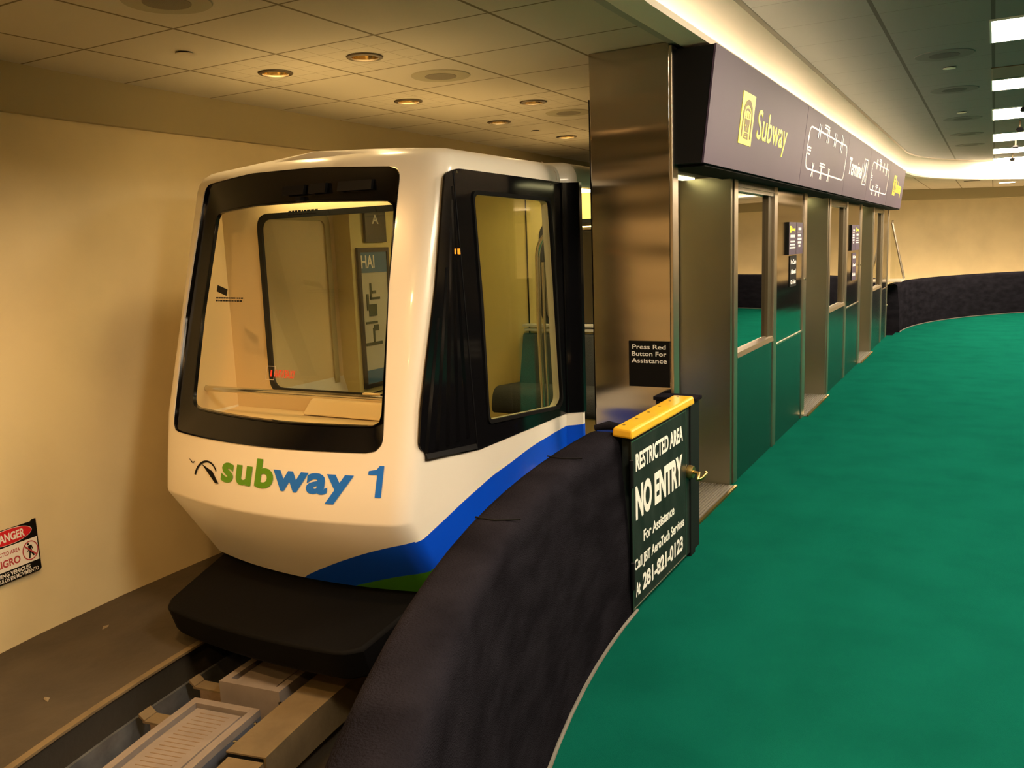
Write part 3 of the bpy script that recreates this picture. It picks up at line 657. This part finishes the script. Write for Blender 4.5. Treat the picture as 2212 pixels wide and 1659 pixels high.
for t_, d in ((0, -.004), (.02, .010), (.45, .035), (.93, .052), (.95, .044), (1, .046), (1, .07)):
    rr_ = []
    for a, b in zip(o1, i1):
        p = a.lerp(b, t_); x, y, z = wsx(p, d); x += corner(p, d); rr_.append((x, y, z))
    rings.append(rr_)
g = G(); g.add([p for r in rings for p in r], [(i*N+j, i*N+(j+1) % N, (i+1)*N+(j+1) % N, (i+1)*N+j) for i in range(len(rings)-1) for j in range(N)])
sur = obj('windscreen_surround', g, m_black, train, 30)
g = G(); cen = wsx(Vector((sum(p.x for p in i1)/N, sum(p.y for p in i1)/N)), .056); mid = [tuple(Vector((x, y, z)).lerp(Vector(front((y+2.97)/2, (z+1.34)/2, .056)), .0)) for x, y, z in [wsx(p, .056) for p in i1]]
half = [Vector((p.x*.5+-2.97*.5, p.y*.5+1.34*.5)) for p in i1]
g.add([(x+corner(p, 0), y, z) for p, (x, y, z) in [(p, wsx(p, .056)) for p in i1]]+[wsx(p, .056) for p in half]+[front(2.97, 1.34, .056)], [(j, (j+1) % N, N+(j+1) % N, N+j) for j in range(N)]+[(N+j, N+(j+1) % N, 2*N) for j in range(N)])
ws = obj('windscreen', g, m_glass, train, 40)
# lamps and vents hidden in the dark valance at the top of the windscreen
for a, b in ((2.50, 2.68), (2.75, 2.85), (2.88, 3.02)):
    x0 = front((a+b)/2, 1.90, .018)
    obj('valance_vent', G().hexa([front(a, 1.885, .012), front(b, 1.885, .012), front(b, 1.885, .03), front(a, 1.885, .03)], [front(a, 1.93, .012), front(b, 1.93, .012), front(b, 1.93, .03), front(a, 1.93, .03)]), m_satin, sur)
obj('latch', G().hexa([front(2.90, 1.855, .02), front(2.935, 1.855, .02), front(2.935, 1.855, .05), front(2.90, 1.855, .05)], [front(2.90, 1.875, .02), front(2.935, 1.875, .02), front(2.935, 1.875, .05), front(2.90, 1.875, .05)]), m_satin, sur)
# stickers on the windscreen
WG = lambda u, v, w_: front(-u, v, .054-w_)
obj('sticker', plate(G(), [[(-3.50, 1.462), (-3.40, 1.440), (-3.402, 1.408), (-3.502, 1.430)]], WG, 0, .002), m_satin, ws)
g = G()
for z, a, b in ((1.394, -3.50, -3.27), (1.380, -3.50, -3.27), (1.806, -3.0, -2.83), (1.790, -3.0, -2.83)):
    x = a
    while x < b:
        l = random.uniform(.008, .022); plate(g, [rect(x, x+l, z, z+.007)], WG, 0, .001); x += l+.004
obj('fine_print', g, m_satin, ws)
WGm = lambda u, v, w_: front(u, v, .054-w_)               # seen from outside this text reads backwards
g = G(); text(g, 'YOU ARE IN TRAIN', 2.826, 2.955, 1.030, 1.066, WGm, .02, w=.001); text(g, '1', 2.972, 2.982, 1.034, 1.064, WGm, .02, w=.001); obj('train_number_sticker', g, m_redtxt, ws)
obj('sticker_outline', plate(G(), [rect(2.955, 3.012, 1.018, 1.082), rect(2.957, 3.010, 1.020, 1.080)], WGm, 0, .001), m_frost, ws)

# lettering on the nose
FN = lambda u, v, w_: front(-u, v, -.003-w_)
def SL(u, v, w_): return FN(u, v+(-u-2.9)*0.0, w_)
g = G(); text(g, 'sub', -3.178, -2.829, .5475, .674, FN, .036, space=1.10); obj('lettering', g, m_green_l, train, label='green lettering')
g = G(); text(g, 'way', -2.834, -2.405, .5475, .674, FN, .036, space=1.08); obj('lettering', g, m_blue_l, train, label='blue lettering')
g = G(); plate(g, [[(-2.297, .548), (-2.270, .548), (-2.270, .680), (-2.290, .680), (-2.302, .664), (-2.338, .657), (-2.338, .642), (-2.297, .642)]], FN, 0, .001); obj('car_number', g, m_blue_l, train)
g = G()
a1 = [(-3.30-.098*cos(a), .545+.082*sin(a)) for a in [pi*.02+pi*.80*i/16 for i in range(17)]]
a2 = [(-3.297-.088*cos(a), .545+.074*sin(a)) for a in [pi*.02+pi*.80*i/16 for i in range(17)]]
plate(g, [a1+list(reversed(a2))], FN, 0, .001)
plate(g, [[(-3.345, .606), (-3.215, .532), (-3.190, .534), (-3.25, .583)]], FN, 0, .001)
plate(g, [[(-3.47, .618), (-3.43, .604), (-3.41, .612), (-3.425, .600), (-3.44, .601)]], FN, 0, .001)
obj('arch_logo', g, m_ink, train)

# right side: black window band, louvres, gasket and glass
S1 = rpoly([(2.955, .735), (3.10, .690), (3.30, .650), (3.46, .632), (4.443, .628), (4.443, 1.950), (4.32, 1.953), (3.36, 1.962), (3.265, 1.935), (3.15, 1.437), (2.99, .92)], [.05, .05, .0, .0, .0, .0, .0, .04, .03, .0, .0])
g = G(); plate(g, [S1, SG], PY(2.150), -.004, .006); band = obj('side_window_band', g, m_black, train)
# flared door post
fl = [(4.443, 2.144), (4.508, 2.064), (4.535, 2.060), (4.535, 2.075), (4.512, 2.075), (4.447, 2.153)]
g = G().hexa([(x, y, .628) for x, y in fl], [(x, y, 1.950) for x, y in fl]); obj('door_post', g, m_black, train)
obj('post_trim', G().tube([(4.443, 2.140, .63), (4.443, 2.140, 1.95)], .006, 8), m_black, band, 60)
def ringloop(lp, grow):
    P = [Vector(p) for p in lp]; C = sum(P, Vector((0, 0)))/len(P); return [tuple(p+(p-C).normalized()*grow) for p in P]
g = G(); plate(g, [ringloop(SG, .018), ringloop(SG, -.004)], PY(2.144), -.01, .008); obj('window_gasket', g, m_rubber, band)
g = G(); plate(g, [ringloop(SG, .004)], PY(2.150), -.008, -.003); obj('side_window', g, m_glass2, train)
ex = lambda z: 2.965+.285*(z-.80)                         # leaning front edge of the window band
fl_ = lambda z: 3.432-.079*(z-.65)                         # upright of the glazing frame
for k, zt in enumerate((1.30, 1.52, 1.70, 1.82, 1.88)):
    lx = lambda z: ex(z)+.03+(fl_(z)-ex(z)-.05)*(k+.35)/5
    x0, x1 = lx(.72), lx(zt)
    g = G().hexa([(x0-.012, 2.144, .715), (x0, 2.132, .715), (x0+.012, 2.144, .715)], [(x1-.006, 2.144, zt), (x1, 2.137, zt), (x1+.006, 2.144, zt)])
    obj('louvre', g, m_black, band)
obj('louvre_sill', G().hexa([(3.0, 2.132, .69), (3.42, 2.132, .645), (3.42, 2.146, .645), (3.0, 2.146, .69)], [(3.0, 2.140, .712), (3.42, 2.140, .668), (3.42, 2.146, .668), (3.0, 2.146, .712)]), m_satin, band)
obj('frame_line', G().tube([(3.330, 2.143, 1.945), (3.385, 2.143, 1.25), (3.432, 2.143, .65)], .003, 6), m_satin, band)
obj('marker_reflector', plate(G(), [[(3.295, 1.602), (3.352, 1.602), (3.355, 1.575), (3.30, 1.578)]], PY(2.1435), 0, .003), m_amber, band)
for x, z in ((3.36, 1.945), (4.31, 1.934)): obj('rivet', G().lathe([(.0001, -.003), (.006, -.002), (.007, 0)], (x, 2.143, z), 10, ax='y'), m_chrome, band)

# bumper
def bum(z, d):
    P = []
    for i in range(25):
        y = 2.28+(3.52-2.28)*i/24; x = 2.545+d+.055*((y-2.85)/.6)**2
        e = min(y-2.28, 3.52-y); 
        if e < .09: x += .06*(1-e/.09)**2
        P.append((x, y, z))
    return [(3.14, 2.22, z+(.10 if z > -.1 else 0))]+P+[(3.14, 3.60, z+(.10 if z > -.1 else 0))]
g = G().hexa(bum(-.225, .05), bum(-.075, .0)); obj('bumper', g, m_bumper, train, 30, bevel=.015)
obj('under_frame', G().box(3.2, 8.9, 2.30, 3.50, -.27, .06), m_rubber, train)

# inside the nose and the cabin
PPx = PX(3.45)
hole = rpoly(rect(-3.478, -2.36, .862, 1.812), .075)
g = G(); plate(g, [rect(-3.785, -2.20, .30, 2.03), hole], PPx, -.015, .0); part = obj('nose_partition', g, m_inner, train)
g = G(); plate(g, [rpoly(rect(-3.492, -2.346, .848, 1.826), .085), rpoly(rect(-3.462, -2.376, .878, 1.796), .065)], PPx, -.004, .012); obj('partition_gasket', g, m_rubber, part)
obj('gasket_gap', G().box(3.43, 3.452, 2.72, 2.83, .846, .880), m_inner, part)
g = G().box(3.43, 3.452, 2.72, 2.83, .846, .88)
obj('partition_glass', plate(G(), [hole], PPx, -.009, -.006), m_glass, part)
g = G().hexa([(3.02, 2.24, .70), (3.45, 2.20, .70), (3.45, 3.77, .70), (3.08, 3.75, .70), (2.90, 3.3, .70), (2.88, 2.7, .70)], [(3.04, 2.24, .735), (3.45, 2.20, .755), (3.45, 3.77, .755), (3.10, 3.75, .735), (2.93, 3.3, .735), (2.91, 2.7, .735)]); sh_ = obj('nose_shelf', g, m_inner, train)
g = G().hexa([(3.36, 2.25, .755), (3.45, 2.25, .755), (3.45, 3.20, .755), (3.36, 3.20, .755)], [(3.42, 2.25, .835), (3.45, 2.25, .835), (3.45, 3.18, .835), (3.42, 3.18, .835)]); obj('shelf_fairing', g, m_inner, sh_, bevel=.012)
for y, x in ((3.30, 3.10), (2.62, 3.02)): obj('shelf_clip', G().hexa([(x, y-.03, .745), (x+.012, y-.03, .745), (x+.05, y+.02, .747), (x+.038, y+.02, .747)], [(x, y-.03, .756), (x+.012, y-.03, .756), (x+.05, y+.02, .758), (x+.038, y+.02, .758)]), m_rubber, sh_)
hr = obj('nose_handrail', G().tube([(3.235, 3.775, .893), (3.20, 2.20, .905)], .016, 16), m_chrome, train, 60)
obj('rail_flange', G().lathe([(.0001, -.012), (.034, -.010), (.036, 0)], (3.235, 3.775, .893), 20, ax='y'), m_chrome, hr, 50)
obj('cabin_floor', G().box(3.2, 8.95, 2.13, 3.60, .0, .03), m_seat, train)
g = G(); plate(g, [rpoly(rect(3.51, 4.34, .69, 1.86), .07), rpoly(rect(3.555, 4.295, .735, 1.815), .05)], lambda u, v, w_: (u, 3.77-w_, v), -.03, .008); obj('far_window_gasket', g, M('grey_gasket', (.45, .38, .19), .7), train)
obj('lining_panel', G().box(3.47, 4.39, 3.774, 3.79, .3, 1.98), m_inner, train)
obj('nose_lining', G().hexa([(3.12, 3.764, .74), (3.45, 3.764, .74), (3.45, 3.772, .74), (3.12, 3.772, .74)], [(3.46, 3.764, 1.99), (3.47, 3.764, 1.99), (3.47, 3.772, 1.99), (3.46, 3.772, 1.99)]), m_inner, train)
# cabin side lining with its long seam, a window reflection of a map built solid, and small letter board
obj('side_lining', G().box(4.39, 5.66, 3.64, 3.79, .05, 1.98), m_yellow_in, train)
obj('lining_seam', G().box(4.39, 5.64, 3.634, 3.642, .655, .665), m_rubber, train)
fr_ = obj('reflected_map_frame', plate(G(), [rect(4.43, 4.76, .70, 1.635), rect(4.455, 4.735, .73, 1.605)], lambda u, v, w_: (u, 3.638-w_, v), 0, .02), m_navy, train)
obj('reflected_map_sheet', G().box(4.45, 4.74, 3.628, 3.634, .72, 1.61), m_paper, fr_)
g = G().box(4.455, 4.735, 3.624, 3.629, 1.47, 1.605); g.box(4.455, 4.735, 3.624, 3.629, .73, .82); obj('reflected_map_header', g, m_blueposter, fr_)
PM = lambda u, v, w_: (-u, 3.622-w_, v)                   # mirrored lettering: the map is a reflection in the glass, modelled as a board
g = G(); text(g, 'IAH', -4.60, -4.462, 1.50, 1.585, PM, .02); obj('reflected_map_lettering', g, m_white, fr_)
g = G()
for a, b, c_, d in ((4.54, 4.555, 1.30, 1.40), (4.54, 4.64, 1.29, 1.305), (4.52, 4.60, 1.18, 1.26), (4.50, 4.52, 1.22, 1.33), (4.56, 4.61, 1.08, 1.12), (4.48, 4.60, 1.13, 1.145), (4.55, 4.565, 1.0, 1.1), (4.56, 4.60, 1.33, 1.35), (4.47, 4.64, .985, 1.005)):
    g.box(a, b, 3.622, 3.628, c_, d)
obj('reflected_terminal_plan', g, m_greenprint, fr_)
ab = obj('letter_board', G().box(4.52, 4.74, 3.615, 3.635, 1.67, 1.875), m_navy, train)
g = G(); text(g, 'A', -4.66, -4.59, 1.79, 1.85, lambda u, v, w_: (-u, 3.614-w_, v), .02); obj('board_letter', g, m_paper, ab)
# bulkhead behind the bench, with its own window
PB = PX(5.66); bh = rpoly(rect(-2.91, -2.30, 1.02, 1.77), .12)
g = G(); plate(g, [rect(-3.78, -2.13, .04, 2.02), bh], PB, -.03, 0); bk = obj('bulkhead', g, m_yellow_in, train)
g = G(); plate(g, [ringloop(bh, .014), ringloop(bh, -.016)], PB, -.035, .008); obj('bulkhead_gasket', g, m_rubber, bk)
obj('bulkhead_glass', plate(G(), [bh], PB, -.018, -.012), m_glass, bk)
obj('bulkhead_seam', G().box(5.650, 5.662, 3.02, 3.026, .95, 1.98), m_rubber, bk)
obj('notice_card', plate(G(), [rpoly(rect(-2.27, -2.17, 1.20, 1.42), .03)], PB, 0, .012), m_frost, bk)
# bench seat
cu_ = rpoly([(5.12, .44), (5.60, .42), (5.60, .60), (5.16, .63)], [.07, .02, .02, .09], 6)
bs = [(5.50, .58), (5.645, .58), (5.645, .965), (5.585, .965)]
PYm = lambda u, v, w_: (u, w_, v)
cush = obj('seat_cushion', G().prism(cu_, PYm, 2.16, 3.07), m_seat, train, 40)
obj('seat_back', G().prism(rpoly(bs, [.03, .0, .02, .02]), PYm, 2.16, 3.04), m_seat, train, 40)
obj('seat_base', G().box(5.20, 5.62, 2.16, 2.98, .03, .43), m_yellow_in, train)
obj('seat_rail', G().box(5.585, 5.64, 2.16, 3.03, .985, 1.005), m_paper, train); obj('seat_rail', G().box(5.575, 5.64, 2.16, 3.04, 1.018, 1.035), m_paper, train)
# arched grab pole and ceiling lamp
g = G(); path = [(5.0, 2.575, .04), (5.0, 2.60, 1.10), (5.0, 2.598, 1.52)]+[(5.0, 2.598-.10*(1-cos(a)), 1.52+.16*sin(a)) for a in [pi/2*i/8 for i in range(1, 9)]]+[(5.0, 2.30, 1.70), (5.0, 2.14, 1.70)]
obj('grab_pole', g.tube(path, .017, 12), m_chrome, train, 60)
g = G(); g.tube([(5.0, 2.535, .04), (5.0, 2.56, 1.10), (5.0, 2.56, 1.5)], .010, 10); obj('grab_pole', g, m_chrome, train, 60)
obj('cabin_lamp', G().box(4.9, 5.5, 2.42, 2.60, 1.955, 1.975), e_cabin, train)
obj('cabin_lamp', G().box(6.6, 7.0, 2.75, 3.05, 1.995, 2.01), e_cabin2, train)
obj('nose_fill_lamp', G().box(3.34, 3.40, 2.55, 3.35, 1.985, 1.995), e_cabin, train)  # hidden lamp added to brighten the nose interior

# ------------------------------------------------------------------ guideway equipment in the pit
def pol(R, p, z): return (AX-R*sin(p), CY+R*cos(p), z)
def pbox(g, R0, R1, p0, p1, z0, z1, mi=0, n=6):
    for i in range(n):
        a, b = p0+(p1-p0)*i/n, p0+(p1-p0)*(i+1)/n
        g.hexa([pol(R0, a, z0), pol(R0, b, z0), pol(R1, b, z0), pol(R1, a, z0)], [pol(R0, a, z1), pol(R0, b, z1), pol(R1, b, z1), pol(R1, a, z1)], mi)
    return g
GR = arc(near, .75, 0, 24)+[(6., CY, 0, 1), (9., CY, 0, 1)]
t = thing('guide_rail', pol(7.55, .2, -.7), 'grey galvanised guide rail lining the tunnel wall side of the pit', 'rail')
obj('web', G().sweep([(7.56, -.42), (7.575, -.42), (7.575, -.68), (7.56, -.68), (7.56, -.42)], GR), m_galv, t)
obj('flange', G().sweep([(7.535, -.60), (7.575, -.60), (7.575, -.615), (7.535, -.615), (7.535, -.60)], GR), m_galv, t)
obj('top_edge', G().sweep([(7.60, -.288), (7.632, -.286), (7.632, -.30), (7.60, -.30), (7.60, -.288)], GR), m_motor2, t)
for p in (.148, .152): obj('bolt', G().tube([pol(7.552, p, -.50), pol(7.562, p, -.50)], .012, 10), m_rubber, t)
def tray(R0, R1, p0, p1, z, label, ribs):
    t = thing('motor_unit', pol((R0+R1)/2, (p0+p1)/2, -.7), label, 'linear motor', 'linear motor units in the pit')
    obj('case', pbox(G(), R0, R1, p0, p1, -.60, z-.032), m_case if ribs else m_motor, t)
    g = G(); b = .038; pbox(g, R0, R0+b, p0, p1, z-.032, z); pbox(g, R1-b, R1, p0, p1, z-.032, z)
    pbox(g, R0+b, R1-b, p0, p0+b/7.1, z-.032, z, n=1); pbox(g, R0+b, R1-b, p1-b/7.1, p1, z-.032, z, n=1); obj('rim', g, m_motor, t)
    dp = .055/7.1
    top = obj('ribbed_plate', pbox(G(), R0+.060, R1-.058, p0+dp, p1-dp, z-.03, z-.012), m_motor, t)
    if ribs:
        n = int((p1-p0-2*dp)*7.1/.028)
        for k in range(n):
            a = p0+dp+.004+(p1-p0-2*dp-.008)*k/n; obj('rib_slot', pbox(G(), R0+.10, R1-.10, a, a+.0006, z-.0125, z-.0110, n=1), m_rust, top)
tray(6.995, 7.348, .149, .40, -.36, 'long pinkish grey linear motor unit with a ribbed top, in front of the train', True)
tray(6.975, 7.31, .080, .133, -.335, 'short tan linear motor unit just under the train bumper', False)
t = thing('cable_cover', pol(6.84, .15, -.7), 'tan folded steel cable cover along the barrier side of the pit', 'cover')
obj('lid', pbox(G(), 6.745, 6.93, .05, .1945, -.362, -.355), m_motor2, t); obj('side', pbox(G(), 6.745, 6.755, .05, .1945, -.52, -.362), m_motor2, t)
for p in (.14, .165, .185): obj('bolt', G().lathe([(.0001, .01), (.008, .008), (.008, 0)], pol(6.935, p, -.36), 8), m_chrome, t)
t = thing('cable_cover', pol(6.83, .25, -.7), 'tan steel cable cover at the bottom edge of the photo, nearer than the long one', 'cover')
obj('lid', pbox(G(), 6.742, 6.905, .1975, .42, -.370, -.363), m_motor2, t); obj('side', pbox(G(), 6.742, 6.752, .1975, .42, -.52, -.370), m_motor2, t)
for (p0, p1, R0, R1, lb) in ((.119, .128, 7.312, 7.525, 'bent tan support bracket between guide rail and short motor unit'), (.160, .170, 7.35, 7.53, 'tan support bracket between guide rail and long motor unit')):
    t = thing('support_bracket', pol(R0, p0, -.6), lb, 'bracket')
    obj('top_plate', pbox(G(), R0, R1-.02, p0, p1, -.425, -.415, n=1), m_motor2, t); obj('lip', G().hexa([pol(R1-.03, p0, -.42), pol(R1-.03, p1, -.42), pol(R1, p1, -.40), pol(R1, p0, -.40)], [pol(R1-.03, p0, -.41), pol(R1-.03, p1, -.41), pol(R1, p1, -.385), pol(R1, p0, -.385)]), m_motor2, t)
    obj('leg', pbox(G(), R0+.02, R1-.06, p1-.002, p1, -.60, -.425, n=1), m_rust, t)
t = thing('cable_clamp', pol(7.45, .18, -.55), 'rusty cable clamp on the floor of the pit beside the long motor unit', 'clamp')
obj('clamp_body', pbox(G(), 7.36, 7.50, .172, .188, -.60, -.50, n=1), m_rust, t, bevel=.01); obj('clamp_bolt', G().tube([pol(7.43, .178, -.50), pol(7.43, .178, -.47)], .015, 8), m_rust, t, 50)
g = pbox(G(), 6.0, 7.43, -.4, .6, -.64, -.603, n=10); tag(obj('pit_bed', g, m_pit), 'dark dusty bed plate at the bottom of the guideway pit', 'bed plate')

# scraps lying on the guideway floor
for (x, y, a, lb) in ((2.62, 3.98, .4, 'crumpled pale paper scrap on the guideway floor close to the tunnel wall'), (2.02, 3.55, 1.2, 'tiny pale paper scrap on the guideway floor near the pit edge')):
    g = G(); c_, s_ = cos(a)*.03, sin(a)*.03
    g.add([(x-c_, y-s_, -.2895), (x+s_*.5, y-c_*.5, -.287), (x+c_, y+s_, -.2895), (x-s_*.3, y+c_*.6, -.286), (x, y, -.281)], [(0, 1, 4), (1, 2, 4), (2, 3, 4), (3, 0, 4)])
    tag(obj('paper_scrap', g, M('grimy_paper', (.24, .19, .12), .8)), lb, 'scrap', 'scraps on the guideway floor')
